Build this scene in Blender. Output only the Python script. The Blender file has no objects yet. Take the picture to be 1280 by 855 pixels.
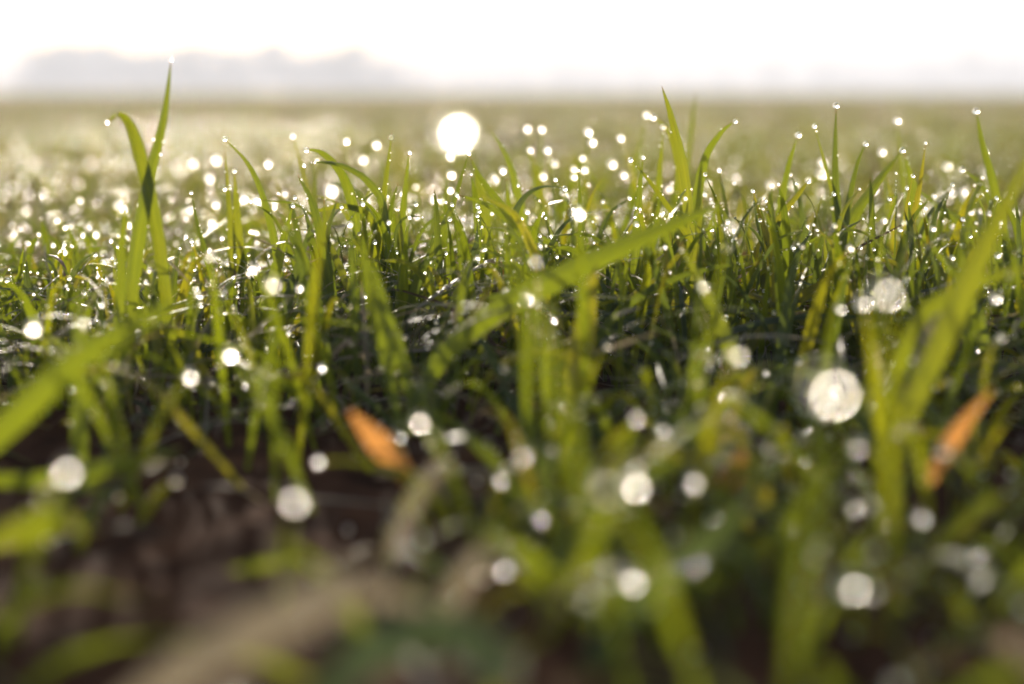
import bpy, math, random
import numpy as np
from mathutils import Vector

sc = bpy.context.scene
col = sc.collection
rng = np.random.default_rng(11)
random.seed(5)

# ------------------------------------------------------------------ camera
CAM_H, PITCH, FPX = 0.145, math.radians(10.0), 1777.8      # FPX: focal length in pixels of the 1280 wide photo
FOCUS = 0.765
APER = 0.0170                                             # aperture diameter in metres
cam = bpy.data.objects.new('camera', bpy.data.cameras.new('camera'))
col.objects.link(cam); sc.camera = cam
cam.location = (0, 0, CAM_H)
cam.rotation_euler = (math.radians(90) - PITCH, 0, 0)
cam.data.lens = 50; cam.data.sensor_width = 36
cam.data.clip_start = 0.01; cam.data.clip_end = 3000
cam.data.dof.use_dof = True
cam.data.dof.focus_distance = FOCUS
cam.data.dof.aperture_fstop = 0.050 / APER

# ------------------------------------------------------------------ light
SUN_EL, SUN_AZ = math.radians(14), math.radians(-14)
sd = Vector((math.sin(SUN_AZ) * math.cos(SUN_EL), math.cos(SUN_AZ) * math.cos(SUN_EL), math.sin(SUN_EL)))
w = bpy.data.worlds.new("World"); sc.world = w; w.use_nodes = True
nt = w.node_tree
sky = nt.nodes.new('ShaderNodeTexSky'); sky.sky_type = 'NISHITA'; sky.sun_disc = False
sky.sun_elevation = SUN_EL; sky.sun_rotation = SUN_AZ
sky.air_density = 1.0; sky.dust_density = 2.0; sky.ozone_density = 1.0
nt.links.new(sky.outputs[0], nt.nodes['Background'].inputs[0])
nt.nodes['Background'].inputs[1].default_value = 0.15
sun = bpy.data.objects.new('sun', bpy.data.lights.new('sun', 'SUN')); col.objects.link(sun)
sun.data.energy = 5.0; sun.data.angle = math.radians(0.5); sun.data.color = (1.0, 0.93, 0.82)
sun.rotation_euler = sd.to_track_quat('Z', 'Y').to_euler()

sc.view_settings.view_transform = 'Standard'; sc.view_settings.look = 'None'
sc.view_settings.exposure = 1.38; sc.view_settings.gamma = 1.0
sc.view_settings.use_white_balance = True; sc.view_settings.white_balance_temperature = 6950; sc.view_settings.white_balance_tint = 10
sc.cycles.use_adaptive_sampling = False
sc.cycles.sample_clamp_indirect = 0.0; sc.cycles.sample_clamp_direct = 0.0
sc.cycles.use_denoising = True
sc.cycles.max_bounces = 8; sc.cycles.transmission_bounces = 6; sc.cycles.volume_bounces = 1
sc.cycles.diffuse_bounces = 5; sc.cycles.glossy_bounces = 3
sc.cycles.caustics_reflective = False; sc.cycles.caustics_refractive = False

# ------------------------------------------------------------------ helpers
CF = np.array([0, math.cos(PITCH), -math.sin(PITCH)]); CU = np.array([0, math.sin(PITCH), math.cos(PITCH)])
CX = np.array([1.0, 0, 0]); CO = np.array([0, 0, CAM_H])

def at(px, py, d):
    """the point of the place that stands d metres in front of the camera and is seen at photo pixel (px, py)"""
    return CO + CF * d + CX * ((px - 640) / FPX * d) + CU * ((427.5 - py) / FPX * d)

def tag(o, label=None, cat=None, group=None, kind=None):
    if label: o['label'] = label
    if cat: o['category'] = cat
    if group: o['group'] = group
    if kind: o['kind'] = kind
    return o

def raw_mesh(name, V, quads=None, tris=None, uv=None, tint=None, smooth=True):
    me = bpy.data.meshes.new(name)
    V = np.asarray(V, np.float32).reshape(-1, 3)
    loops, starts, n = [], [], 0
    if quads is not None and len(quads):
        q = np.asarray(quads, np.int32); loops.append(q.ravel()); starts.append(np.arange(len(q)) * 4); n = len(q) * 4
    if tris is not None and len(tris):
        t = np.asarray(tris, np.int32); loops.append(t.ravel()); starts.append(n + np.arange(len(t)) * 3)
    L = np.concatenate(loops); S = np.concatenate(starts)
    me.vertices.add(len(V)); me.vertices.foreach_set('co', V.ravel())
    me.loops.add(len(L)); me.loops.foreach_set('vertex_index', L)
    me.polygons.add(len(S)); me.polygons.foreach_set('loop_start', S.astype(np.int32))
    if uv is not None:
        l = me.uv_layers.new(name='UVMap'); l.data.foreach_set('uv', np.asarray(uv, np.float32)[L].ravel())
    if tint is not None:
        a = me.attributes.new('tint', 'FLOAT', 'POINT'); a.data.foreach_set('value', np.asarray(tint, np.float32).ravel())
    me.update(calc_edges=True)
    if smooth: me.polygons.foreach_set('use_smooth', np.ones(len(S), bool))
    me.validate()
    return me

def link(name, me, mat=None, parent=None):
    o = bpy.data.objects.new(name, me); col.objects.link(o)
    if mat: me.materials.append(mat) if not me.materials else None
    if parent: o.parent = parent
    return o

def norm(a):
    return a / (np.linalg.norm(a, axis=-1, keepdims=True) + 1e-12)

def ribbons(P, W, side, tint, fold=0.22, twist=None):
    """P (M,S,3) centre lines, W (M,S) widths, side (M,3), tint (M,) -> verts, quads, uv, tint; three verts across with a V fold"""
    M, S, _ = P.shape
    T = norm(np.gradient(P, axis=1))
    s = side[:, None, :] - T * np.sum(side[:, None, :] * T, axis=2, keepdims=True)
    s = norm(s)
    n = np.cross(s, T)
    if twist is not None:
        ang = twist[:, None] * np.linspace(0, 1, S)[None, :]
        c, si = np.cos(ang)[..., None], np.sin(ang)[..., None]
        s, n = s * c + n * si, n * c - s * si
    h = W[..., None] * 0.5
    V = np.stack([P - s * h + n * h * fold * 1.6, P, P + s * h + n * h * fold * 1.6], axis=2)  # M,S,3,3
    idx = np.arange(M * S * 3).reshape(M, S, 3)
    q = np.stack([idx[:, :-1, :-1], idx[:, :-1, 1:], idx[:, 1:, 1:], idx[:, 1:, :-1]], axis=-1).reshape(-1, 4)
    u = np.broadcast_to(np.array([0, .5, 1.0])[None, None, :], (M, S, 3))
    v = np.broadcast_to(np.linspace(0, 1, S)[None, :, None], (M, S, 3))
    uv = np.stack([u, v], -1).reshape(-1, 2)
    tt = np.broadcast_to(tint[:, None, None], (M, S, 3)).reshape(-1)
    return V.reshape(-1, 3), q, uv, tt

def spline(pts, n):
    """Catmull-Rom through pts (k,3)"""
    p = np.asarray(pts, float)
    p = np.vstack([2 * p[0] - p[1], p, 2 * p[-1] - p[-2]])
    k = len(p) - 3
    out = []
    for t in np.linspace(0, k - 1e-6, n):
        i = int(t); f = t - i
        a, b, c, d = p[i], p[i + 1], p[i + 2], p[i + 3]
        out.append(.5 * (2 * b + (c - a) * f + (2 * a - 5 * b + 4 * c - d) * f ** 2 + (3 * b - a - 3 * c + d) * f ** 3))
    return np.array(out)

def profile(v):
    """width along a leaf: narrow sheath, full in the lower half, a long taper to a point"""
    return np.clip(.55 + 1.1 * v, 0, 1) * np.clip((1 - v) / .5, 0, 1) ** .8 + .02

# value noise for the ground
_tab = rng.random((256, 256))
def vnoise(x, y):
    xi, yi = np.floor(x).astype(int), np.floor(y).astype(int)
    fx, fy = x - xi, y - yi
    fx, fy = fx * fx * (3 - 2 * fx), fy * fy * (3 - 2 * fy)
    g = lambda a, b: _tab[a & 255, b & 255]
    return (g(xi, yi) * (1 - fx) + g(xi + 1, yi) * fx) * (1 - fy) + (g(xi, yi + 1) * (1 - fx) + g(xi + 1, yi + 1) * fx) * fy

def ground_z(x, y):
    x, y = np.asarray(x, float), np.asarray(y, float)
    near = np.exp(-np.maximum(np.hypot(x, y) - 1.5, 0) / 2)
    z = .014 * (vnoise(x * 22 + 3, y * 22) - .5) + .008 * (vnoise(x * 60, y * 60 + 9) - .5) + .004 * (vnoise(x * 160, y * 160) - .5)
    z = z * near + .02 * (vnoise(x * .7, y * .7) - .5) * (1 - near) * np.clip(np.hypot(x, y) / 8, 0, 1)
    return z - .004

# ------------------------------------------------------------------ materials
def new_mat(name):
    m = bpy.data.materials.new(name); m.use_nodes = True
    return m, m.node_tree, m.node_tree.nodes['Principled BSDF'], m.node_tree.nodes['Material Output']

def ramp(nt, stops, fac=None):
    r = nt.nodes.new('ShaderNodeValToRGB')
    e = r.color_ramp.elements
    while len(e) > 1: e.remove(e[-1])
    e[0].position, e[0].color = stops[0][0], (*stops[0][1], 1)
    for p, c in stops[1:]:
        k = e.new(p); k.color = (*c, 1)
    if fac is not None: nt.links.new(fac, r.inputs[0])
    return r

# tint scale: 0 blue green, .2 deep green, .45 fresh green, .65 yellow green, .8 straw, .9 orange, 1 brown
REFL = [(0, (.036, .052, .026)), (.2, (.040, .060, .012)), (.45, (.060, .085, .010)), (.65, (.10, .10, .012)), (.77, (.22, .18, .13)), (.83, (.22, .18, .13)), (.88, (.50, .21, .06)), (.91, (.50, .21, .06)), (.945, (.34, .05, .03)), (.98, (.09, .05, .025))]
TRAN = [(0, (.03, .045, .03)), (.06, (.075, .10, .02)), (.2, (.125, .155, .008)), (.45, (.19, .225, .008)), (.65, (.31, .26, .008)), (.77, (.20, .16, .10)), (.83, (.20, .16, .10)), (.88, (.60, .26, .06)), (.91, (.60, .26, .06)), (.945, (.40, .05, .03)), (.98, (.06, .03, .015))]

def leaf_material():
    m, nt, b, out = new_mat('grass_leaf')
    att = nt.nodes.new('ShaderNodeAttribute'); att.attribute_name = 'tint'
    uv = nt.nodes.new('ShaderNodeUVMap'); sep = nt.nodes.new('ShaderNodeSeparateXYZ'); nt.links.new(uv.outputs[0], sep.inputs[0])
    geo = nt.nodes.new('ShaderNodeNewGeometry')
    nz = nt.nodes.new('ShaderNodeTexNoise'); nz.inputs['Scale'].default_value = 70; nz.inputs['Detail'].default_value = 3
    nt.links.new(geo.outputs['Position'], nz.inputs['Vector'])
    # mottling added to the tint
    a1 = nt.nodes.new('ShaderNodeMath'); a1.operation = 'MULTIPLY_ADD'; a1.inputs[1].default_value = .07; a1.inputs[2].default_value = -.035
    nt.links.new(nz.outputs[0], a1.inputs[0])
    a2 = nt.nodes.new('ShaderNodeMath'); a2.operation = 'ADD'; a2.use_clamp = True
    nt.links.new(a1.outputs[0], a2.inputs[0]); nt.links.new(att.outputs['Fac'], a2.inputs[1])
    # dried brown tips
    tip = nt.nodes.new('ShaderNodeMapRange'); tip.inputs[1].default_value = .955; tip.inputs[2].default_value = .99
    nt.links.new(sep.outputs[1], tip.inputs[0])
    def pick(stops):
        r = ramp(nt, stops, a2.outputs[0])
        mx = nt.nodes.new('ShaderNodeMixRGB'); mx.inputs[2].default_value = (.22, .11, .05, 1)
        nt.links.new(tip.outputs[0], mx.inputs[0]); nt.links.new(r.outputs[0], mx.inputs[1]); return mx
    cr0, ct0 = pick(REFL), pick(TRAN)
    st = nt.nodes.new('ShaderNodeTexNoise'); st.inputs['Scale'].default_value = 1.0; st.inputs['Detail'].default_value = 3
    mp = nt.nodes.new('ShaderNodeMapping'); mp.inputs['Scale'].default_value = (26, 3.5, 1)
    nt.links.new(uv.outputs[0], mp.inputs[0]); nt.links.new(mp.outputs[0], st.inputs['Vector'])
    sr = ramp(nt, [(.32, (.62, .62, .62)), (.5, (.95, .95, .95)), (.7, (1.25, 1.2, 1.1))], st.outputs[0])
    def striped(x):
        k = nt.nodes.new('ShaderNodeMixRGB'); k.blend_type = 'MULTIPLY'; k.inputs[0].default_value = 1
        nt.links.new(x.outputs[0], k.inputs[1]); nt.links.new(sr.outputs[0], k.inputs[2]); return k
    cr, ct = striped(cr0), striped(ct0)
    nt.links.new(cr.outputs[0], b.inputs['Base Color'])
    b.inputs['Roughness'].default_value = .34
    b.inputs['IOR'].default_value = 1.36
    # parallel veins
    wv = nt.nodes.new('ShaderNodeMath'); wv.operation = 'SINE'
    ml = nt.nodes.new('ShaderNodeMath'); ml.operation = 'MULTIPLY'; ml.inputs[1].default_value = 75
    nt.links.new(sep.outputs[0], ml.inputs[0]); nt.links.new(ml.outputs[0], wv.inputs[0])
    ad = nt.nodes.new('ShaderNodeMath'); ad.operation = 'ADD'; nt.links.new(wv.outputs[0], ad.inputs[0])
    n2 = nt.nodes.new('ShaderNodeTexNoise'); n2.inputs['Scale'].default_value = 600; nt.links.new(geo.outputs['Position'], n2.inputs['Vector'])
    nt.links.new(n2.outputs[0], ad.inputs[1])
    bp = nt.nodes.new('ShaderNodeBump'); bp.inputs['Strength'].default_value = .35; bp.inputs['Distance'].default_value = .0003
    nt.links.new(ad.outputs[0], bp.inputs['Height']); nt.links.new(bp.outputs[0], b.inputs['Normal'])
    tr = nt.nodes.new('ShaderNodeBsdfTranslucent'); nt.links.new(ct.outputs[0], tr.inputs[0]); nt.links.new(bp.outputs[0], tr.inputs['Normal'])
    mx = nt.nodes.new('ShaderNodeMixShader'); mx.inputs[0].default_value = .5
    nt.links.new(b.outputs[0], mx.inputs[1]); nt.links.new(tr.outputs[0], mx.inputs[2]); nt.links.new(mx.outputs[0], out.inputs[0])
    return m
LEAF = leaf_material()

def water_material():
    m, nt, b, out = new_mat('dew_water'); nt.nodes.remove(b)
    g = nt.nodes.new('ShaderNodeBsdfGlass'); g.inputs['IOR'].default_value = 1.33; g.inputs['Roughness'].default_value = .3
    nt.links.new(g.outputs[0], out.inputs[0]); return m
WATER = water_material()

def soil_material():
    m, nt, b, out = new_mat('field_soil')
    geo = nt.nodes.new('ShaderNodeNewGeometry')
    n1 = nt.nodes.new('ShaderNodeTexNoise'); n1.inputs['Scale'].default_value = 40; n1.inputs['Detail'].default_value = 8
    nt.links.new(geo.outputs['Position'], n1.inputs['Vector'])
    soil = ramp(nt, [(.3, (.018, .007, .004)), (.55, (.045, .019, .010)), (.75, (.08, .036, .018))], n1.outputs[0])
    n2 = nt.nodes.new('ShaderNodeTexNoise'); n2.inputs['Scale'].default_value = .25; n2.inputs['Detail'].default_value = 8
    nt.links.new(geo.outputs['Position'], n2.inputs['Vector'])
    turf = ramp(nt, [(.3, (.20, .18, .10)), (.6, (.28, .24, .15)), (.8, (.34, .29, .20))], n2.outputs[0])
    ln = nt.nodes.new('ShaderNodeVectorMath'); ln.operation = 'LENGTH'; nt.links.new(geo.outputs['Position'], ln.inputs[0])
    mr = nt.nodes.new('ShaderNodeMapRange'); mr.inputs[1].default_value = 4; mr.inputs[2].default_value = 30
    nt.links.new(ln.outputs['Value'], mr.inputs[0])
    mx = nt.nodes.new('ShaderNodeMixRGB'); nt.links.new(mr.outputs[0], mx.inputs[0]); nt.links.new(soil.outputs[0], mx.inputs[1]); nt.links.new(turf.outputs[0], mx.inputs[2])
    nt.links.new(mx.outputs[0], b.inputs['Base Color'])
    b.inputs['Roughness'].default_value = .95; b.inputs['Specular IOR Level'].default_value = .03
    n3 = nt.nodes.new('ShaderNodeTexNoise'); n3.inputs['Scale'].default_value = 350; n3.inputs['Detail'].default_value = 6
    nt.links.new(geo.outputs['Position'], n3.inputs['Vector'])
    bp = nt.nodes.new('ShaderNodeBump'); bp.inputs['Strength'].default_value = .8; bp.inputs['Distance'].default_value = .003
    nt.links.new(n3.outputs[0], bp.inputs['Height']); nt.links.new(bp.outputs[0], b.inputs['Normal'])
    return m

def plain_mat(name, c1, c2, scale, rough=.7):
    m, nt, b, out = new_mat(name)
    geo = nt.nodes.new('ShaderNodeNewGeometry')
    n = nt.nodes.new('ShaderNodeTexNoise'); n.inputs['Scale'].default_value = scale; n.inputs['Detail'].default_value = 4
    nt.links.new(geo.outputs['Position'], n.inputs['Vector'])
    r = ramp(nt, [(.35, c1), (.65, c2)], n.outputs[0]); nt.links.new(r.outputs[0], b.inputs['Base Color'])
    b.inputs['Roughness'].default_value = rough
    return m

# ------------------------------------------------------------------ the field
def axis(a, b, n_in, reach, n_out):
    core = np.linspace(a, b, n_in)
    g = np.geomspace(1, 1 + reach, n_out)[1:] - 1
    return core, g
xc, g = axis(-.8, .8, 260, 440, 46)
xs = np.concatenate([-.8 - g[::-1], xc, .8 + g])
yc = np.linspace(-.1, 1.6, 280); gy = np.geomspace(1, 740, 60)[1:] - 1
ys = np.concatenate([-.1 - (np.geomspace(1, 20, 12)[1:] - 1)[::-1], yc, 1.6 + gy])
X, Y = np.meshgrid(xs, ys)
Z = ground_z(X, Y)
nyy, nxx = X.shape
idx = np.arange(nxx * nyy).reshape(nyy, nxx)
q = np.stack([idx[:-1, :-1], idx[:-1, 1:], idx[1:, 1:], idx[1:, :-1]], -1).reshape(-1, 4)
gr = link('ground', raw_mesh('ground', np.stack([X, Y, Z], -1), q), soil_material())
tag(gr, kind='structure')

# morning mist: one even body of air round the camera, the field and the trees
def box_mesh(name, x0, x1, y0, y1, z0, z1):
    V = [(x, y, z) for z in (z0, z1) for y in (y0, y1) for x in (x0, x1)]
    return raw_mesh(name, V, [(0, 2, 3, 1), (4, 5, 7, 6), (0, 1, 5, 4), (2, 6, 7, 3), (0, 4, 6, 2), (1, 3, 7, 5)], smooth=False)
hm = bpy.data.materials.new('morning_haze'); hm.use_nodes = True
hm.node_tree.nodes.clear()
ho = hm.node_tree.nodes.new('ShaderNodeOutputMaterial'); hv = hm.node_tree.nodes.new('ShaderNodeVolumePrincipled')
hv.inputs['Color'].default_value = (.70, .72, .81, 1); hv.inputs['Density'].default_value = .0066; hv.inputs['Anisotropy'].default_value = .0
hm.node_tree.links.new(hv.outputs[0], ho.inputs['Volume'])
hz = link('haze', box_mesh('haze', -460, 460, -30, 760, -1.1, 16), hm)
tag(hz, kind='stuff')

# ------------------------------------------------------------------ far trees
bark = plain_mat('tree_bark', (.05, .035, .025), (.11, .08, .06), 3)
crown_mat = plain_mat('tree_leaves', (.035, .05, .03), (.07, .08, .04), .5)

def lathe_tube(path, rad, n=8):
    P = np.asarray(path, float); T = norm(np.gradient(P, axis=0))
    ref = np.tile(np.array([0, 1.0, 0]), (len(P), 1)); a = norm(np.cross(T, ref)); b_ = np.cross(T, a)
    th = np.linspace(0, 2 * np.pi, n, endpoint=False)
    V = P[:, None] + np.asarray(rad)[:, None, None] * (a[:, None] * np.cos(th)[None, :, None] + b_[:, None] * np.sin(th)[None, :, None])
    i = np.arange(len(P) * n).reshape(len(P), n); j = np.roll(i, -1, 1)
    Q = np.stack([i[:-1], j[:-1], j[1:], i[1:]], -1).reshape(-1, 4)
    return V.reshape(-1, 3), Q

def make_tree(x, y, h, wid, label, group, seed):
    r = np.random.default_rng(seed)
    root = bpy.data.objects.new('broadleaf_tree', None); col.objects.link(root); root.location = (x, y, 0)
    root.empty_display_size = .5
    tag(root, label, 'tree', group)
    Vs, Qs, off = [], [], 0
    def add(v, qd):
        nonlocal off
        Vs.append(v); Qs.append(qd + off); off += len(v)
    add(*lathe_tube([(0, 0, -.2), (.05 * wid, 0, h * .25), (-.03 * wid, .1, h * .55), (0, 0, h * .85)], [.035 * h, .028 * h, .018 * h, .005 * h]))
    tips = []
    for k in range(9):
        a = r.random() * 6.28; z0 = h * (.22 + .05 * k); L = wid * .42 * r.uniform(.7, 1.05)
        e = np.array([math.cos(a) * L, math.sin(a) * L, z0 + h * r.uniform(.12, .28)])
        add(*lathe_tube([(0, 0, z0), e * [.5, .5, 0] + [0, 0, (z0 + e[2]) / 2 + .02 * h], e], [.012 * h, .008 * h, .003 * h], 5)); tips.append(e)
    link('trunk', raw_mesh('trunk', np.vstack(Vs), np.vstack(Qs)), bark, root)
    # crown: leaf clumps in uneven lobes
    lobes = [np.append(t[:2] * r.uniform(.6, 1), min(t[2], h * .9)) for t in tips] + [np.array([r.normal() * .1 * wid, r.normal() * .1 * wid, h * z]) for z in (.45, .6, .75, .86)]
    lobes += [np.array([math.cos(q_ * 1.3) * wid * .34, math.sin(q_ * 1.3) * wid * .34, h * r.uniform(.08, .4)]) for q_ in range(7)]
    C = []
    for L in lobes:
        rad = np.array([wid * .30, wid * .30, h * .13]) * r.uniform(.7, 1.1)
        d = norm(r.normal(size=(260, 3))) * (r.random((260, 1)) ** .45)
        C.append(L + d * rad)
    C = np.vstack(C); C = C[C[:, 2] > h * .01]
    n = len(C); s = r.uniform(.02, .045, n)[:, None] * h
    a = norm(r.normal(size=(n, 3))); b_ = norm(np.cross(a, r.normal(size=(n, 3))))
    V = np.stack([C - a * s, C + b_ * s * .6, C + a * s, C - b_ * s * .6], 1)
    link('crown', raw_mesh('crown', V, np.arange(n * 4).reshape(n, 4), smooth=False), crown_mat, root)

def tree_row(spec, dist, group, labels):
    for k, ((px, top, wpx), lab) in enumerate(zip(spec, labels)):
        dd = dist + ((k * 37) % 5) * 6
        h = (118 - top) / FPX * dd + .3; wid = wpx / FPX * dd
        make_tree((px - 640) / FPX * dd, dd, h, wid, lab, group, 100 + k + int(dist))
left_trees = [(66, 62, 54), (92, 56, 56), (134, 52, 66), (172, 68, 56), (205, 64, 56), (246, 56, 60), (290, 64, 58), (338, 53, 70), (384, 76, 56), (414, 68, 52), (444, 56, 62), (484, 80, 46), (520, 98, 40), (38, 96, 36)]
left_labels = ['misty grey tree second from the left end of the wood', 'tall pale misty tree near the left end of the wood', 'tall rounded misty tree forming the first hump of the wood',
 'lower misty tree just right of the first hump', 'misty tree directly behind the tip of the tallest grass blade', 'rounded misty tree just right of the tallest grass blade tip',
 'misty tree between the tallest blade tip and the middle hump', 'tall misty tree forming the middle hump of the wood', 'low misty tree in the dip right of the middle hump',
 'misty tree on the left shoulder of the last high hump', 'misty tree forming the last high hump of the wood', 'misty tree on the slope right of the last high hump',
 'small misty tree at the right end of the wood', 'smallest misty tree at the left end of the wood']
tree_row(left_trees, 215, 'misty trees of the wood on the horizon', left_labels)
right_trees = [(575, 108, 34), (610, 106, 40), (650, 104, 44), (700, 101, 52), (745, 104, 46), (800, 105, 40), (900, 104, 40), (960, 98, 40), (1020, 98, 44), (1065, 103, 44), (1135, 97, 40), (1205, 86, 40), (1262, 94, 40), (850, 108, 40), (1100, 106, 34), (1170, 100, 36), (1235, 102, 36)]
words_ = ['first', 'second', 'third', 'fourth', 'fifth', 'sixth', 'seventh', 'eighth', 'ninth', 'tenth', 'eleventh', 'twelfth', 'thirteenth', 'fourteenth', 'fifteenth', 'sixteenth', 'seventeenth', 'eighteenth', 'nineteenth', 'twentieth']
right_trees.sort()
right_trees = [(a, 118 - (118 - b) * 1.7, c) for a, b, c in right_trees]
tree_row(right_trees, 310, 'faint low trees along the horizon', [f'faint low misty tree, {words_[i]} from the wood along the horizon' for i in range(len(right_trees))])

# ------------------------------------------------------------------ hero blades
DATA = {}
BLADES = []      # (object, world tip, screen tip, depth)
NS = 26
def blade_mesh(pts, width, tint, face=None, fold=.25, twist=0.0, prof=profile, n=NS):
    P = spline(pts, n)[None]
    v = np.linspace(0, 1, n)
    W = (width * prof(v))[None]
    f = CX if face is None else np.asarray(face, float)
    V, Q, uv, tt = ribbons(P, W, f[None], np.array([tint]), fold, np.array([twist]))
    # browse a little ripple into the edges
    me = raw_mesh('grass_blade', V, Q, uv=uv, tint=tt); DATA[me.name] = (V, Q, uv, tt)
    return me, P[0]

def side_for(P0, P1, turn):
    t = norm(np.asarray(P1) - np.asarray(P0)); s = norm(np.cross(t, CF)); n = np.cross(s, t)
    return s * math.cos(turn) + n * math.sin(turn)

def screen(p):
    r = np.asarray(p) - CO; d = r @ CF
    return 640 + (r @ CX) / d * FPX, 427.5 - (r @ CU) / d * FPX, d

def hero(px, w, d, tint, label=None, turn=None, twist=None, root=True, name='grass_blade', prof=profile, cat='grass blade', db=None):
    """px: photo points base to tip; w: widest width in photo pixels; d: distance of the tip (db: of the base)"""
    db = d if db is None else db
    k = len(px)
    pts = [at(x, y, db + (d - db) * i / max(k - 1, 1)) for i, (x, y) in enumerate(px)]
    if root and pts[0][2] > .004:
        b0 = pts[0].copy(); dv = pts[1] - pts[0]
        z = b0[2]
        lean = dv[:2] / max(abs(dv[2]), .01)
        lean = np.clip(lean, -.5, .5)
        rt = np.array([b0[0] - lean[0] * z * .6, b0[1] - lean[1] * z * .3, ground_z(b0[0], b0[1]) - .004])
        pts = [rt] + ([(rt + b0) / 2 + np.array([-lean[0] * z * .06, 0, 0])] if z > .04 else []) + pts
    turn = random.uniform(-.5, .5) if turn is None else turn
    twist = random.uniform(-.9, .9) if twist is None else twist
    me, P = blade_mesh(pts, w * d / FPX, tint, side_for(pts[0], pts[-1], turn), twist=twist, prof=prof)
    o = link(name, me, LEAF)
    if label: tag(o, label, cat, 'grass blades of the sprouting crop')
    else: tag(o, None, cat, 'grass blades of the sprouting crop')
    BLADES.append([o, P[-1], screen(P[-1]), w])
    return o, P

DROPS = []      # [centre, radius, label or None]
def drop(c, r, label=None):
    DROPS.append([np.asarray(c, float), r, label])

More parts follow.
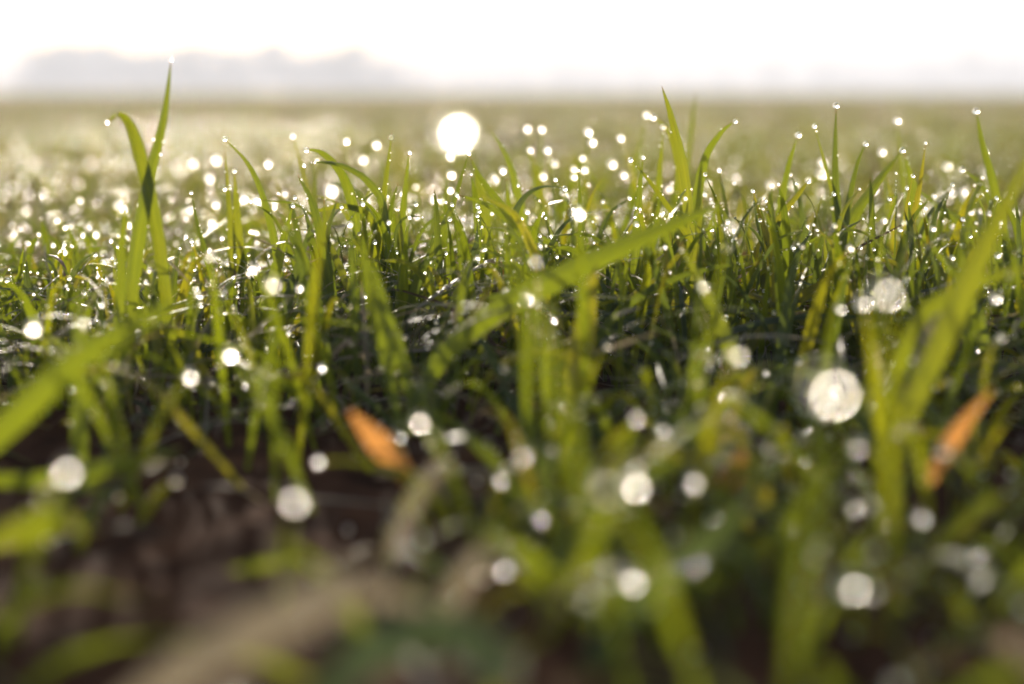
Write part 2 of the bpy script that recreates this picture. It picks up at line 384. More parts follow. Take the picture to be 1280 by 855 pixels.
HERO = [
 # label, points base->tip, width, distance, tint, tip drop radius (mm)
 ('tallest grass blade whose needle tip rises against the misty wood', [(160, 420), (168, 320), (185, 225), (204, 145), (214, 74)], 20, .68, .45, .9),
 ('tall blade crossing the tallest one, with dried hooked brown tip', [(212, 420), (196, 300), (178, 215), (164, 165), (150, 144), (134, 152)], 20, .68, .48, 1.0),
 ('short dark olive blade standing alone with a dark dew bead on its tip', [(263, 340), (247, 285), (239, 240)], 10, .80, .2, 1.1),
 ('slender blade leaning left from the thicket, big dew bead at its tip', [(360, 430), (343, 300), (316, 215), (281, 173)], 10, .80, .4, 1.4),
 ('upright paired blade with two dew beads at half height', [(292, 420), (288, 300), (281, 188)], 11, .84, .5, 0),
 ('upright blade beside the paired one, topped by one bright bead', [(299, 420), (297, 300), (293, 213)], 13, .84, .5, 1.3),
 ('thin pale blade behind, carrying two stacked bright beads', [(400, 300), (380, 220), (366, 170)], 7, .95, .5, 1.3),
 ('arching blade folding down to a hanging bead, upper of two arches', [(452, 400), (447, 300), (436, 240), (420, 208), (400, 190), (383, 187)], 13, .80, .42, 1.4),
 ('flat arching blade with pointed tip, lower of two arches', [(490, 400), (482, 270), (462, 228), (430, 207), (400, 202), (380, 206)], 10, .79, .35, 1.1),
 ('short horizontal blade pointing left under the arches', [(480, 330), (462, 272), (430, 258), (395, 264), (361, 276)], 9, .80, .5, 1.5),
 ('dark upright blade with large glowing bead at its tip', [(410, 440), (408, 340), (405, 248)], 14, .74, .25, 0),
 ('dark slanting blade leaning right before the upright dark one', [(320, 480), (345, 420), (372, 335), (392, 272)], 13, .72, .15, 0),
 ('broad soft green blade slanting left of the dark ones', [(300, 470), (330, 390), (352, 310), (366, 256)], 15, .74, .42, 1.2),
 ('straight blade holding a dew bead just under its brown point', [(445, 420), (466, 330), (477, 262), (484, 210), (490, 163)], 10, .80, .48, 0),
 ('straight narrow blade with tiny beads down its edge', [(498, 420), (502, 300), (507, 235), (512, 190)], 11, .82, .42, 1.0),
 ('narrow blade rising right to the peak of the folded pair', [(505, 400), (540, 310), (563, 262), (577, 218), (586, 191)], 10, .79, .38, 1.2),
 ('folded blade falling right from the peak of the pair', [(720, 400), (680, 330), (630, 262), (600, 222), (588, 196)], 12, .80, .35, 0),
 ('broad upright blade behind the folded pair', [(612, 420), (608, 310), (602, 250), (592, 205)], 18, .86, .48, 0),
 ('long blade bending low to the left across the thicket', [(860, 440), (805, 370), (740, 330), (668, 296), (612, 258), (571, 243)], 15, .78, .38, 1.2),
 ('silvery blade bowed over like a fishing rod with a hanging bead', [(626, 430), (628, 330), (640, 275), (655, 246), (678, 233), (706, 235)], 10, .79, .1, 1.5),
 ('thin dark loop of a blade curling over to the right', [(496, 400), (493, 310), (500, 278), (518, 270), (546, 276)], 4.5, .79, .15, 0),
 ('thin curling blade arching right beside the thin loop', [(500, 400), (512, 330), (530, 285), (556, 268), (576, 268)], 5, .80, .2, 0),
 ('blade leaning far left with a clean pointed tip, above the dark gap', [(668, 380), (652, 260), (636, 200), (609, 156)], 13, .88, .45, 0),
 ('grey green blade twisting up to a bead inside the thicket', [(560, 430), (582, 345), (597, 305), (599, 263)], 16, .79, .05, 1.3),
 ('tall sharp blade with a clean dry point rising above the horizon', [(870, 450), (866, 320), (855, 215), (840, 148), (827, 107)], 14, .80, .5, 0),
 ('curved blade leaning right with bead at its tip', [(860, 420), (868, 290), (880, 205), (900, 168), (919, 151)], 13, .82, .42, 1.2),
 ('faint blurred blade behind the tall sharp one', [(838, 330), (858, 210), (870, 112)], 11, 1.02, .45, 0),
 ('blade hooking left behind the tall sharp one with bead at the tip', [(858, 340), (850, 215), (836, 165), (817, 146)], 11, .90, .5, 1.8),
 ('short upright blade below the hooked one with bead on top', [(815, 330), (824, 230), (829, 158)], 12, .88, .48, 1.6),
 ('dark edged narrow blade with small bead at its brown point', [(790, 400), (796, 290), (800, 235), (804, 196)], 11, .78, .35, 1.0),
 ('slim blade leaning left with clear bead at its tip', [(880, 330), (832, 255), (808, 222), (788, 199)], 8, .78, .5, 1.4),
 ('blurred slanting blade behind the slim one', [(828, 340), (840, 260), (852, 205)], 14, .92, .4, 0),
 ('blade leaning right, bright bead at its point', [(958, 400), (972, 290), (984, 215), (998, 168)], 12, .84, .42, 1.6),
 ('blade with two tiny beads on its leaning left tip', [(1056, 400), (1050, 280), (1032, 205), (1018, 157)], 10, .82, .48, 1.2),
 ('upright blade with one bright bead high over the rest', [(1058, 420), (1048, 290), (1044, 210), (1045, 131)], 13, .82, .22, 1.6),
 ('short dark blade branching right with bead', [(1050, 340), (1062, 250), (1072, 205), (1082, 179)], 9, .81, .2, 1.4),
 ('broad blade slanting right to a bright bead', [(1020, 380), (1058, 285), (1098, 225), (1128, 187)], 17, .83, .42, 1.6),
 ('soft thin stem behind topped by a floating bright bead', [(1138, 290), (1128, 210), (1121, 150)], 8, .95, .45, 1.9),
 ('thin brownish blade carrying two tiny beads at its point', [(1112, 420), (1138, 290), (1150, 230), (1157, 178)], 9, .80, .62, .9),
 ('broad blade behind the thin brownish one', [(1165, 370), (1150, 290), (1143, 240), (1130, 190)], 20, .87, .45, 0),
 ('blade leaning left with a bead high above its neighbours', [(1262, 340), (1245, 245), (1228, 180), (1220, 138)], 11, .86, .45, 1.8),
 ('short leaning blade with bright bead, under the high beaded one', [(1262, 330), (1232, 240), (1203, 211)], 10, .86, .3, 1.7),
 ('broad dark blade sweeping left behind the blurred yellow green one', [(1270, 400), (1225, 300), (1180, 262), (1146, 236)], 19, .84, .3, 0),
 ('wine red dry stem slanting through the thicket', [(1025, 340), (1068, 312), (1110, 290), (1146, 271)], 3, .78, 1.1, 0),
 ('forked yellow green blade with a bead at its tip', [(940, 330), (965, 285), (1000, 240), (1010, 226)], 11, .79, .55, 1.2),
 ('dry edged blade split at the tip with a clear bead', [(975, 400), (968, 320), (952, 275), (941, 238)], 10, .78, .6, 1.1),
 ('dark folded blade standing beside the dry edged one', [(985, 400), (975, 340), (952, 290), (942, 245)], 14, .79, .12, 0),
 ('short dark blade with a bead under the wine red stem', [(1027, 390), (1025, 330), (1026, 305)], 8, .78, .1, 1.0),
 ('dark leaf pair pointing right with tiny bead', [(985, 360), (995, 320), (1013, 291)], 12, .78, .08, 1.0),
 ('narrow blade topped by a clear bead under the high beads', [(1105, 400), (1090, 340), (1120, 250), (1112, 248)], 8, .80, .4, 1.1),
 ('small hooked blade with a clear bead at the far side', [(1262, 440), (1258, 380), (1248, 330)], 9, .76, .2, 1.6),
 ('dry grey blade ending in a hooked point', [(1110, 400), (1135, 360), (1157, 326)], 6, .77, .75, 1.0),
 ('big bright blade sweeping right across the middle of the thicket', [(500, 560), (545, 455), (620, 388), (700, 345), (790, 302), (870, 268), (912, 254)], 31, .60, .42, 0),
 ('pale dry strip lying along under the big sweeping blade', [(590, 425), (640, 388), (700, 352), (740, 332)], 12, .62, .78, 0),
 ('wide soft blade sweeping up from the left edge', [(-60, 600), (20, 520), (100, 445), (190, 395), (262, 372)], 36, .47, .42, 0),
 ('soft upright blade left of the crossing pair', [(150, 480), (150, 400), (152, 310), (158, 250)], 16, .66, .46, 0),
 ('soft dark blade standing at the left in front of the sweeping blade', [(98, 560), (98, 450), (97, 345)], 22, .55, .3, 0),
 ('soft vertical blade in front of the arches', [(500, 540), (478, 430), (458, 350), (450, 290)], 20, .60, .42, 0),
 ('soft vertical blade slanting right in front of the arches', [(540, 580), (500, 450), (478, 380), (462, 315)], 20, .60, .35, 0),
 ('soft bright blade slanting down right of the sweeping blade', [(935, 520), (915, 440), (885, 370), (848, 300)], 24, .62, .48, 0),
 ('soft upright yellow olive blade behind the end of the sweeping blade', [(718, 500), (728, 430), (736, 370), (746, 330)], 32, .60, .58, 0),
 ('yellow green blade slanting right at the edge of the thicket', [(935, 440), (985, 385), (1035, 350), (1078, 308)], 17, .72, .6, 0),
 ('tan dried blade leaning right before the right thicket', [(1085, 560), (1130, 470), (1180, 390), (1215, 335)], 34, .62, .76, 0),
 ('wide soft yellow green blade rising to the right edge', [(1105, 620), (1135, 520), (1185, 410), (1225, 320), (1260, 250), (1300, 170)], 31, .52, .5, 0),
 ('soft blade crossing behind the wide one at the right edge', [(1150, 400), (1210, 360), (1260, 340), (1310, 330)], 20, .55, .48, 0),
 ('soft green blade leaning left over the right thicket', [(1250, 500), (1230, 420), (1205, 360), (1160, 300)], 20, .66, .45, 0),
 ('orange withered leaf lying left of the sweeping blade base', [(512, 600), (488, 568), (462, 540), (436, 512)], 32, .49, .90, 0),
 ('orange withered leaf lying at the right beside a bright dew disc', [(1158, 610), (1180, 570), (1208, 525), (1242, 485)], 21, .48, .90, 0),
 ('faint rusty leaf in the middle right of the near grass', [(900, 630), (915, 590), (935, 550)], 30, .50, .91, 0),
 ('orange yellow withered leaf at the bottom right corner', [(1340, 850), (1290, 815), (1225, 795)], 44, .34, .84, 0),
 ('short red leaf tip inside the thicket', [(636, 380), (632, 345), (622, 312)], 8, .79, .945, 0),
 ('large pale withered straw lying across the bottom edge', [(150, 900), (240, 830), (330, 780), (420, 735), (450, 715)], 56, .275, .80, 0),
 ('dark bluish leaf arching over the bottom edge beside the straw', [(400, 880), (465, 815), (540, 788), (605, 815), (640, 870)], 55, .31, .03, 0),
 ('pale withered blade curving beside the bluish leaf', [(400, 760), (480, 745), (560, 770), (640, 800)], 20, .32, .78, 0),
 ('pale wet straw standing below the orange leaf', [(490, 690), (510, 640), (535, 600), (560, 570)], 15, .40, .79, 0),
 ('pale curled straw stub near the bottom middle', [(560, 790), (570, 740), (600, 700), (612, 690)], 24, .34, .79, 0),
 ('bluish leaf slanting across the near grass on the right', [(720, 860), (800, 760), (870, 690), (950, 620)], 46, .38, .06, 0),
 ('soft green leaf on bare soil at the left edge', [(-30, 680), (30, 660), (80, 650), (120, 665)], 44, .42, .5, 0),
 ('soft green blade along the soil at the left edge', [(-40, 600), (60, 600), (150, 580), (230, 560)], 26, .50, .35, 0),
 ('grey dead stem lying across the right thicket floor', [(1010, 540), (1090, 505), (1180, 478), (1290, 455)], 11, .68, .77, 0),
]
hero_tip = {}
for lab, px, wd, d, tint, dr in HERO:
    flat = lambda v: np.clip(.7 + v, 0, 1) * np.clip((1 - v) / .12, 0, 1) ** .6 + .02
    straw = 'straw' in lab or 'stem lying' in lab or 'dry strip' in lab
    lying = any(k in lab for k in ('lying', 'withered', 'on bare soil', 'along the soil', 'bluish leaf', 'stub', 'rusty', 'dry strip', 'wine red'))
    o, P = hero(px, wd, d, tint, lab, prof=flat if straw else profile, turn=random.uniform(-.25, .25), twist=random.uniform(-.5, .5), root=not lying)
    if dr:
        drop(P[-1] + np.array([0, 0, -.0004]), dr * .001, 'clear dew bead at the tip of the ' + lab.split(' with ')[0].split(',')[0] if len(lab.split(' with ')[0].split(',')[0].split()) < 8 else None)
NB_NAMED = len(BLADES)
for px_, py_, d_, r_, l_ in [(281, 236, .838, .0013, 'left of two touching dew beads halfway up the upright paired blade'), (287, 235, .838, .0012, 'right of two touching dew beads halfway up the upright paired blade'),
        (489, 172, .798, .0013, 'clear dew bead just under the brown point of a straight blade'), (601, 250, .785, .001, 'clear bead riding on the long low bending blade'),
        (597, 258, .785, .0013, 'clear dew bead where the grey green blade meets the bending blade')]:
    drop(at(px_, py_, d_), r_, l_)

# ------------------------------------------------------------------ blades that hold the out-of-focus dew discs
FA = FPX * APER
FRONT = [ # px, py, disc diameter in photo px, drop radius mm, label words
 (569, 160, 60, 2.6, 'very bright big white dew disc above the thicket'), (1105, 364, 50, 2.0, 'large see-through dew disc over the right thicket'),
 (1033, 484, 76, 2.7, 'largest dew disc, cream coloured, right of the middle'), (921, 442, 34, 1.3, 'cream dew disc left of and above the largest one'),
 (1078, 378, 26, 1.7, 'small intense dew disc touching the large see-through one'), (1050, 386, 18, 1.2, 'smaller of two intense discs left of the see-through one'),
 (912, 284, 22, .9, 'pale dew disc above the right thicket on a thin stalk'), (878, 358, 22, 1.0, 'pale dew disc on the soft slanting blade'),
 (670, 327, 24, .8, 'dull greenish dew disc over the sweeping blade'), (655, 373, 24, 1.5, 'bright dew disc beside the pale dry strip'),
 (722, 266, 20, 1.5, 'glowing dew disc above the sweeping blade'), (414, 238, 18, 1.5, 'glowing dew disc on the dark upright blade'),
 (340, 354, 25, 1.6, 'white dew disc in front of the dark slanting blade'), (288, 442, 26, 1.7, 'white dew disc low on the left thicket'),
 (238, 470, 26, 1.4, 'cream dew disc left of the low white one'), (340, 421, 18, 1.3, 'small white dew disc between two larger ones'),
 (42, 409, 26, 1.6, 'white dew disc near the left edge above the sweeping blade'), (105, 403, 22, .8, 'dull bluish dew disc at the tip of a soft dark blade'),
 (84, 587, 52, 1.2, 'large cream dew disc over dark soil at the left'), (367, 624, 52, 1.15, 'large rainbow tinted dew disc over dark soil'),
 (220, 600, 26, 1.2, 'dim dew disc over dark soil, right of the large cream one'), (80, 645, 30, 1.0, 'half hidden dew disc under the large cream one'),
 (524, 526, 34, 1.4, 'ringed dew disc right of the orange leaf'), (489, 542, 20, 1.4, 'small bright dew disc on the orange leaf'),
 (611, 553, 20, 1.4, 'small bright dew disc in the middle gap'), (653, 583, 20, .9, 'half lit dew disc below the middle gap'),
 (707, 508, 24, 1.2, 'bright dew disc right of the middle gap'), (794, 522, 32, 1.1, 'grey dew disc in the near grass right of the middle'),
 (790, 563, 28, .9, 'faint dew disc under the grey one'), (760, 605, 66, 1.7, 'wide faint dew disc overlapping a smaller cream one'),
 (792, 604, 46, 1.6, 'cream dew disc overlapping the wide faint one'), (775, 638, 34, 1.2, 'half hidden dew disc below the overlapping pair'),
 (735, 665, 24, .8, 'faint dew disc left of the overlapping pair'), (788, 724, 46, 1.4, 'dim round dew disc low in the middle right'),
 (751, 775, 42, 2.4, 'bright white dew disc nearest the bottom edge'), (909, 557, 28, 1.5, 'bright dew disc left of the half disc'),
 (962, 560, 26, 1.3, 'half dew disc right of a bright round one'), (1070, 558, 36, 1.3, 'half covered dew disc under the largest one'),
 (1144, 551, 15, 1.4, 'tiny intense dew disc left of the right orange leaf'), (1178, 562, 30, 1.6, 'bright dew disc on the right orange leaf'),
 (1187, 428, 20, .6, 'faint ringed disc over the tan dried blade'), (1140, 451, 20, .6, 'faint grey disc left of the tan dried blade'),
 (1062, 730, 52, 1.8, 'big faint green dew disc at the lower right'), (1180, 766, 32, 1.2, 'rainbow tinted dew disc at the lower right'),
 (937, 658, 28, .9, 'faint amber dew disc in the near grass'), (276, 822, 54, 1.4, 'faint big dew disc on the large pale straw'),
 (600, 715, 42, 1.6, 'milky dew disc on the curled straw stub'), (572, 745, 44, 1.2, 'dim dew disc left of the milky one'),
 (388, 700, 36, 1.1, 'elongated dim dew disc at the upper end of the straw'), (545, 585, 34, 1.2, 'milky dew disc at the top of the wet straw'),
 (520, 615, 30, 1.2, 'milky dew disc in the middle of the wet straw'), (506, 640, 28, 1.1, 'milky dew disc low on the wet straw'),
 (759, 431, 17, 1.4, 'small bright dew disc under the yellow olive blade'), (906, 497, 15, 1.1, 'tiny half dew disc below the cream one'),
 (957, 466, 12, .9, 'tiny pale dew disc left of the largest one'), (667, 653, 26, .8, 'dull dew disc in the middle of the near grass'),
 (1165, 815, 40, 1.0, 'very faint dew disc at the bottom right'), (1244, 372, 17, 1.5, 'bright oval dew disc at the far right of the thicket'),
 (262, 320, 15, 1.3, 'bright dew disc under the short olive blade'), (316, 336, 15, 1.3, 'bright dew disc between the paired and leaning blades'),
 (374, 360, 13, 1.0, 'small ringed dew disc in the left thicket'), (402, 460, 15, 1.1, 'pale dew disc at the foot of the left thicket'),
 (278, 365, 15, .5, 'brownish dull dew disc in the left thicket'), (435, 670, 26, .8, 'dull dew disc above the upper end of the straw'),
 (640, 775, 40, .9, 'faint dew disc right of the pale curled stub'), (1115, 700, 34, .9, 'faint dew disc above the lower right green one'),
 (870, 790, 44, .9, 'very faint dew disc low in the right grass'), (1230, 700, 30, .9, 'faint dew disc near the right edge'),
]
def stalk_to(c, wid=.0016, tint=None, spread=.03):
    z = c[2]
    a = random.uniform(0, 2 * math.pi); L = spread * random.uniform(.5, 1.2)
    rt = np.array([c[0] + math.cos(a) * L, c[1] + abs(math.sin(a)) * L * .7, 0]); rt[2] = ground_z(rt[0], rt[1]) - .003
    mid = rt * .45 + c * .55 + np.array([0, 0, z * .12])
    me, P = blade_mesh([rt, mid, c], wid, random.uniform(.3, .55) if tint is None else tint, side_for(rt, c, random.uniform(-.6, .6)), twist=random.uniform(-1, 1))
    o = link('grass_blade', me, LEAF)
    tag(o, None, 'grass blade', 'grass blades of the sprouting crop')
    BLADES.append([o, P[-1], screen(P[-1]), wid / screen(P[-1])[2] * FPX])
for px, py, b, r, lab in FRONT:
    r *= 1.1 if py < 560 else 1.4
    if r > 3.0 and py > 200: r = 3.0
    d = 1 / (1 / FOCUS + b * .88 / FA)
    c = at(px, py, d)
    if c[2] < r * .001 + .002:                      # lies on the soil
        c[2] = ground_z(c[0], c[1]) + r * .001
        drop(c, r * .001, lab); continue
    stalk_to(c + np.array([0, 0, r * .0006]), wid=.0034 if r > 1.2 else .0026, spread=.05 if py < 200 else .03)
    drop(c, r * .001, lab)

BACK = [(659, 161, 12), (677, 162, 10), (663, 188, 9), (684, 188, 9), (694, 205, 9), (678, 220, 11), (735, 165, 10), (740, 178, 10), (776, 173, 9), (728, 198, 9), (717, 211, 9), (730, 212, 10), (717, 221, 8), (765, 205, 12), (779, 219, 9), (836, 236, 12), (433, 177, 9), (454, 200, 13), (470, 181, 11), (563, 196, 10), (564, 218, 11), (562, 237, 9), (551, 251, 9), (628, 213, 8), (617, 224, 13), (635, 243, 9), (542, 250, 10), (808, 144, 10), (1028, 203, 12), (1026, 217, 14), (963, 231, 13), (991, 231, 14), (1102, 190, 10), (1091, 237, 12), (1061, 266, 14), (1184, 208, 13), (1175, 244, 14), (1189, 241, 12), (1204, 240, 10), (1207, 248, 11), (1166, 267, 13), (1234, 216, 14), (1205, 246, 12), (1268, 265, 10), (241, 205, 14), (262, 223, 14), (270, 200, 15), (256, 266, 13), (265, 278, 12), (148, 256, 13), (155, 262, 9), (322, 251, 13), (335, 205, 10), (343, 252, 9), (356, 242, 8), (305, 249, 9), (270, 256, 10), (120, 293, 9), (88, 281, 8)]
def nearwords(px, py, used=[]):
    return None
for px, py, b in BACK:
    inv = 1 / FOCUS - b / FA
    c = at(px, py, min(1 / max(inv, .55), 1.9))
    rr = random.uniform(.0015, .0021) * (c[1] / .95)
    stalk_to(c, wid=.0035, spread=.035)
    drop(c, rr, None)

# ------------------------------------------------------------------ more single blades in the thicket and in the near grass
def random_hero(x, y, h, wd, tint, bend, S=None, dropr=None):
    a = random.uniform(0, 6.28)
    z0 = float(ground_z(x, y)) - .004
    lean = np.array([math.cos(a), math.sin(a), 0]) * bend * h
    pts = [np.array([x, y, z0]), np.array([x, y, z0]) + lean * .28 + [0, 0, h * .40], np.array([x, y, z0]) + lean * .62 + [0, 0, h * .78], np.array([x, y, z0]) + lean + [0, 0, h * (1.0 - .25 * bend)]]
    me, P = blade_mesh(pts, wd, tint, norm(np.array([math.cos(a * 3.1), math.sin(a * 3.1) * .5, .05])), twist=random.uniform(-1.6, 1.6), n=18)
    o = link('grass_blade', me, LEAF); tag(o, None, 'grass blade', 'grass blades of the sprouting crop')
    BLADES.append([o, P[-1], screen(P[-1]), wd / .8 * FPX])
    if dropr: drop(P[-1], dropr)
for i in range(470):
    y = random.triangular(.62, 1.0, .72); x = random.uniform(-.38, .38) * y
    random_hero(x, y, random.triangular(.055, .124, .10) * (1.0 if x > -.12 * y / .8 else .68), random.uniform(.0028, .0056), random.choice([.12, .2, .25, .3, .4, .45, .5, .58]), random.triangular(.05, .85, .18), dropr=random.choice([.0007, .0011, None, None]))
for i in range(210):                                        # near, out of focus, mostly on the right
    y = random.uniform(.25, .36) if i % 9 == 0 else random.uniform(.37, .60); x = random.uniform(-.04, .38) * y if i % 6 else random.uniform(-.4, .3) * y
    if x < -.02 and y < .5 or y < .34 and x < .05: continue
    random_hero(x, y, random.uniform(.018, .066 if y > .42 else .045), random.uniform(.0026, .0048), random.choice([.05, .1, .2, .3, .4, .45, .5, .55, .62, .6]), random.uniform(.6, 1.9), dropr=random.choice([.0010, .0014, None, None]))

# ------------------------------------------------------------------ the mass of the grass, as one object
def mass(n, xy, h, wd, S, tints, bend=(.1, .9), flat=False):
    x, y = xy
    a = rng.random(n) * 2 * np.pi
    z0 = ground_z(x, y) - .003
    B = rng.uniform(*bend, n) * h
    v = np.linspace(0, 1, S)
    P = np.zeros((n, S, 3))
    curl = (v[None, :] ** 2.0) * B[:, None]
    P[..., 0] = x[:, None] + np.cos(a)[:, None] * curl
    P[..., 1] = y[:, None] + np.sin(a)[:, None] * curl
    P[..., 2] = z0[:, None] + h[:, None] * (v[None, :] - .35 * (B / h)[:, None] * v[None, :] ** 3)
    W = wd[:, None] * profile(v)[None, :]
    sa = rng.random(n) * np.pi
    side = np.stack([np.cos(sa), np.sin(sa) * .6, np.zeros(n)], -1)
    V, Q, uv, tt = ribbons(P, W, side, tints, .25, rng.uniform(-1.5, 1.5, n))
    return V, Q, uv, tt, P[:, -1]
def wedge(n, y0, y1, k=.42, pad=.12, p=1.0):
    y = y0 + (y1 - y0) * rng.random(n) ** p
    return (rng.random(n) * 2 - 1) * (k * y + pad), y
def tintpick(n, w=(.12, .2, .3, .22, .1, .04, .02)):
    return rng.choice([.08, .25, .42, .5, .6, .78, 1.2], n, p=np.array(w) / sum(w)) + rng.normal(0, .02, n)
parts = []; tips = []
# the drill row in the focus plane
n = 3900; x, y = wedge(n, .62, 1.30, .42, .1)
keep = (rng.random(n) < np.where(y > 1.1, .6, 1)) & ((y > .72) | (rng.random(n) < .45)); x, y = x[keep], y[keep]; n = len(x)
hgt = rng.uniform(.03, .095, n) * np.where(x < -.12 * y / .8, .8, 1.0)
parts.append(mass(n, (x, y), hgt, rng.uniform(.0025, .005, n), 9, tintpick(n), (.1, 1.5)))
# next rows beyond a bare gap
n = 9000; x, y = wedge(n, 1.3, 5.0, .42, .2, .8)
row = vnoise(x * 1.2 + 40, y * 2.2 + 7); keep = row > .30; x, y = x[keep], y[keep]; n = len(x)
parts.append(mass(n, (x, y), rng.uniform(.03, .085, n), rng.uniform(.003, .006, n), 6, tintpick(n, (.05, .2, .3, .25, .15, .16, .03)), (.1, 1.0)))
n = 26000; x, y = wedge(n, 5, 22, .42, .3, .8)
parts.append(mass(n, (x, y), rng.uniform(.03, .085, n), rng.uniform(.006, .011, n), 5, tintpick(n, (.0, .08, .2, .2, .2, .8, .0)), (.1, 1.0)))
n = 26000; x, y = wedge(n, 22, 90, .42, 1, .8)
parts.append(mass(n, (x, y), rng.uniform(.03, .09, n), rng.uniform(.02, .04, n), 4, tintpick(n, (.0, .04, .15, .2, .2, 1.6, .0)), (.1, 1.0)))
# a few near blades on the soil
n = 130; x, y = wedge(n, .30, .66, .40, .02)
keep = (x > -.05) | (rng.random(n) < .25); x, y = x[keep], y[keep]; n = len(x)
parts.append(mass(n, (x, y), rng.uniform(.015, .05, n), rng.uniform(.003, .005, n), 9, tintpick(n), (.4, 1.6)))
# single blades: the 300 that show largest stay things of their own, the smallest ones join the mass
unnamed = [b for b in BLADES[NB_NAMED:]]
unnamed.sort(key=lambda b: b[3] / max(b[2][2], .2) * (1 if -40 < b[2][0] < 1320 and b[2][1] < 900 else .01), reverse=True)
drop_out = unnamed[300 - NB_NAMED:]
EDGES = [(b[2][2], DATA[b[0].data.name][0]) for b in BLADES]
for b in drop_out:
    v_, q_, u_, t_ = DATA[b[0].data.name]
    parts.append((v_, q_, u_, t_, np.zeros((0, 3))))
    me = b[0].data; bpy.data.objects.remove(b[0]); bpy.data.meshes.remove(me)
    BLADES.remove(b)
off = 0; V, Q, U, T = [], [], [], []
for v_, q_, u_, t_, tp in parts:
    V.append(v_); Q.append(q_ + off); U.append(u_); T.append(t_); off += len(v_); tips.append(tp)
g = link('grass', raw_mesh('grass', np.vstack(V), np.vstack(Q), uv=np.vstack(U), tint=np.concatenate(T)), LEAF)
tag(g, kind='stuff')

# fallen straw and dead leaves tangled on the soil
def litter(n, x, y, L, wd, zmax, tints, S=7):
    a = rng.random(n) * np.pi * 2; el = rng.normal(0, .38, n)
    D = np.stack([np.cos(a) * np.cos(el), np.sin(a) * np.cos(el), np.sin(el)], -1)
    s = np.linspace(-.5, .5, S)
    C = np.stack([x, y, ground_z(x, y) + rng.random(n) ** 1.6 * zmax + .002], -1)
    P = C[:, None] + D[:, None] * (s[None, :, None] * L[:, None, None])
    bow = rng.normal(0, .10, (n, 1)) * L[:, None] * (1 - 4 * s[None, :] ** 2)
    P[..., 2] += np.abs(bow); P[..., 0] += bow * np.sin(a)[:, None]
    gz = ground_z(P[..., 0], P[..., 1]) + .001
    P[..., 2] = np.maximum(P[..., 2], gz)
    W = wd[:, None] * (1 - .75 * np.abs(2 * s[None, :]) ** 3)
    side = np.stack([-np.sin(a), np.cos(a), rng.normal(0, .5, n)], -1)
    return ribbons(P, W, side, tints, .3, rng.uniform(-.8, .8, n))
n = 2600; x, y = wedge(n, .58, 1.30, .42, .05)
a1 = litter(n, x, y, rng.uniform(.02, .09, n), rng.uniform(.0006, .0024, n), .055, rng.choice([.05, .2, .4, .7, .78, .8, 1.1], n, p=[.05, .15, .20, .16, .18, .14, .12]))
n = 36; x, y = wedge(n, .42, .62, .42, .02)
a2 = litter(n, x, y, rng.uniform(.02, .07, n), rng.uniform(.001, .004, n), .012, rng.choice([.05, .4, .78, .86, 1.1], n, p=[.15, .15, .15, .08, .47]))
lt = link('dead_grass_litter', raw_mesh('dead_grass_litter', np.vstack([a1[0], a2[0]]), np.vstack([a1[1], a2[1] + len(a1[0])]), uv=np.vstack([a1[2], a2[2]]), tint=np.concatenate([a1[3], a2[3]])), LEAF)
tag(lt, kind='stuff')

# ------------------------------------------------------------------ dew
def ico(sub):
    import bmesh
    bm = bmesh.new(); bmesh.ops.create_icosphere(bm, subdivisions=sub, radius=1)
    V = np.array([v.co for v in bm.verts]); F = np.array([[v.index for v in f.verts] for f in bm.faces]); bm.free()
    V[:, 2] *= np.where(V[:, 2] > 0, 1.06, .94)          # hangs slightly, narrower on top
    V[:, :2] *= (1 - .06 * V[:, 2:3])
    return V, F
IV, IF = ico(4)
drop_me = raw_mesh('dew_drop', IV, tris=IF); drop_me.materials.append(WATER)
# drops on tips of the mass
tp = np.vstack(tips)
dist = np.hypot(tp[:, 0], tp[:, 1])
near_t = tp[(dist < 1.25) & (rng.random(len(tp)) < .42)]
sunny = np.where(tp[:, 0] < -.12 * tp[:, 1], 1.0, .45)
mid_t = tp[(dist >= 1.25) & (dist < 5) & (rng.random(len(tp)) < .55 * sunny)]
far_t = tp[(dist >= 5) & (rng.random(len(tp)) < .05 * sunny)]
for c in near_t: DROPS.append([c, random.uniform(.0006, .0014), None])
# small beads sitting along the blades
for dd_, v_ in EDGES:
    if dd_ > 1.1: continue
    nv = len(v_) // 3
    for k in range(random.choice([0, 3, 6, 10])):
        i = random.randrange(nv // 5, nv - 1); e = random.choice([0, 2])
        DROPS.append([v_[i * 3 + e] + np.array([0, -.0002, .0001]), random.uniform(.00022, .0005), None])
# single drops: all the named ones first, then those that show largest
named = [d for d in DROPS if d[2]]
rest = [d for d in DROPS if not d[2]]
def shown(d):
    sx, sy, dd = screen(d[0])
    return -1 if dd < .1 or not (0 < sx < 1280 and 60 < sy < 855) else d[1] / dd
rest.sort(key=shown, reverse=True)
single = named + rest[:300 - len(named)]
left_over = rest[300 - len(named):]
print('drops', len(DROPS), 'named', len(named), 'blades', len(BLADES))

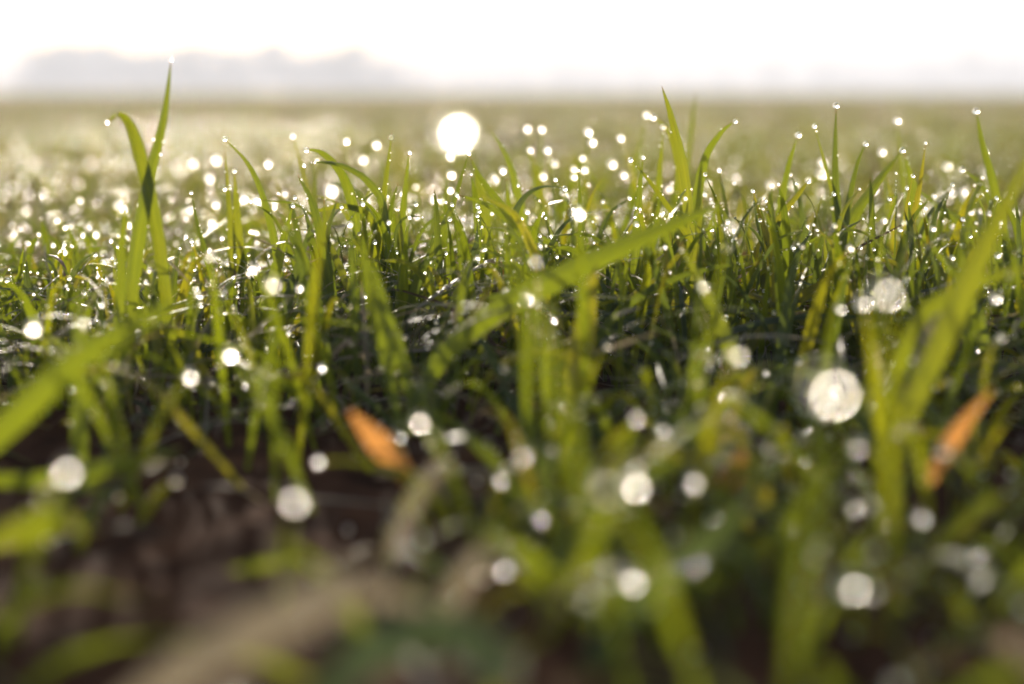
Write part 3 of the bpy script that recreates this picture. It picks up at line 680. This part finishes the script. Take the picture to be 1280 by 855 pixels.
# ---- labels that single each thing out
def ordinal(i):
    w = words_
    tens = {2: 'twenty', 3: 'thirty', 4: 'forty', 5: 'fifty', 6: 'sixty', 7: 'seventy', 8: 'eighty', 9: 'ninety'}
    if i < 20: return w[i]
    t, u = divmod(i + 1, 10)
    return (tens[t][:-1] + 'ieth') if u == 0 else tens[t] + '-' + w[u - 1]
BANDS = [(0, 215, 'among the highest, against the pale field'), (215, 265, 'at the upper edge of the thicket'), (265, 315, 'in the upper thicket'), (315, 370, 'halfway down the thicket'),
         (370, 430, 'in the lower thicket'), (430, 500, 'at the foot of the thicket'), (500, 600, 'over the gap before the thicket'), (600, 720, 'low in the near grass'), (720, 5000, 'in the nearest grass at the bottom')]
def auto_label(items, noun, look):
    """items: (object, (sx, sy, d), extra)"""
    zones = {}
    for it in items:
        sx, sy, d = it[1]
        for a, b, wz in BANDS:
            if a <= sy < b:
                zones.setdefault((wz, look(it)), []).append(it); break
        else:
            zones.setdefault((BANDS[0][2], look(it)), []).append(it)
    for (wz, lk), L in zones.items():
        L.sort(key=lambda it: it[1][0])
        for i, it in enumerate(L):
            it[0]['label'] = f'{lk} {noun} {wz}, {ordinal(i)} from left' if len(L) > 1 else f'only {lk} {noun} {wz}'

def tint_word(o):
    t = o.data.attributes['tint'].data[0].value
    return 'bluish' if t < .18 else 'dark green' if t < .35 else 'green' if t < .52 else 'yellowish' if t < .7 else 'straw coloured'
auto_label([(b[0], b[2]) for b in BLADES if not b[0].get('label')], 'blade', lambda it: ('blurred ' if it[1][2] < .62 else 'sharp ' if it[1][2] < .95 else 'soft ') + tint_word(it[0]))
auto = []
for c, r, lab in single:
    o = link('dew_drop', drop_me); o.location = c; o.scale = (r, r, r); o.rotation_euler = (random.uniform(-.2, .2), random.uniform(-.2, .2), random.uniform(0, 6))
    tag(o, lab, 'dew drop', 'dew drops on the grass')
    if not lab: auto.append((o, screen(c), r))
auto_label(auto, 'dew bead', lambda it: ('large soft' if it[1][2] < .62 else 'clear sharp' if it[1][2] < .92 else 'soft round' if it[1][2] < 1.2 else 'hazy round'))

# the rest of the dew, too many to count
IV2, IF2 = ico(2)
def spheres(C, R):
    n = len(C)
    V = C[:, None] + IV2[None] * R[:, None, None]
    F_ = IF2[None] + (np.arange(n) * len(IV2))[:, None, None]
    return V.reshape(-1, 3), F_.reshape(-1, 3)
IVc, IFc = ico(1)
def spheres_coarse(C, R):
    n = len(C)
    return (C[:, None] + IVc[None] * R[:, None, None]).reshape(-1, 3), (IFc[None] + (np.arange(n) * len(IVc))[:, None, None]).reshape(-1, 3)
C0 = np.array([d[0] for d in left_over]); R0 = np.array([d[1] for d in left_over])
v0, f0 = spheres(C0, R0)
v1, f1 = spheres(mid_t, rng.uniform(.0009, .0019, len(mid_t)))
v2, f2 = spheres_coarse(far_t, rng.uniform(.002, .0032, len(far_t)))
dw = raw_mesh('dew', np.vstack([v0, v1, v2]), tris=np.vstack([f0, f1 + len(v0), f2 + len(v0) + len(v1)]))
dwo = link('dew', dw, WATER); tag(dwo, kind='stuff')
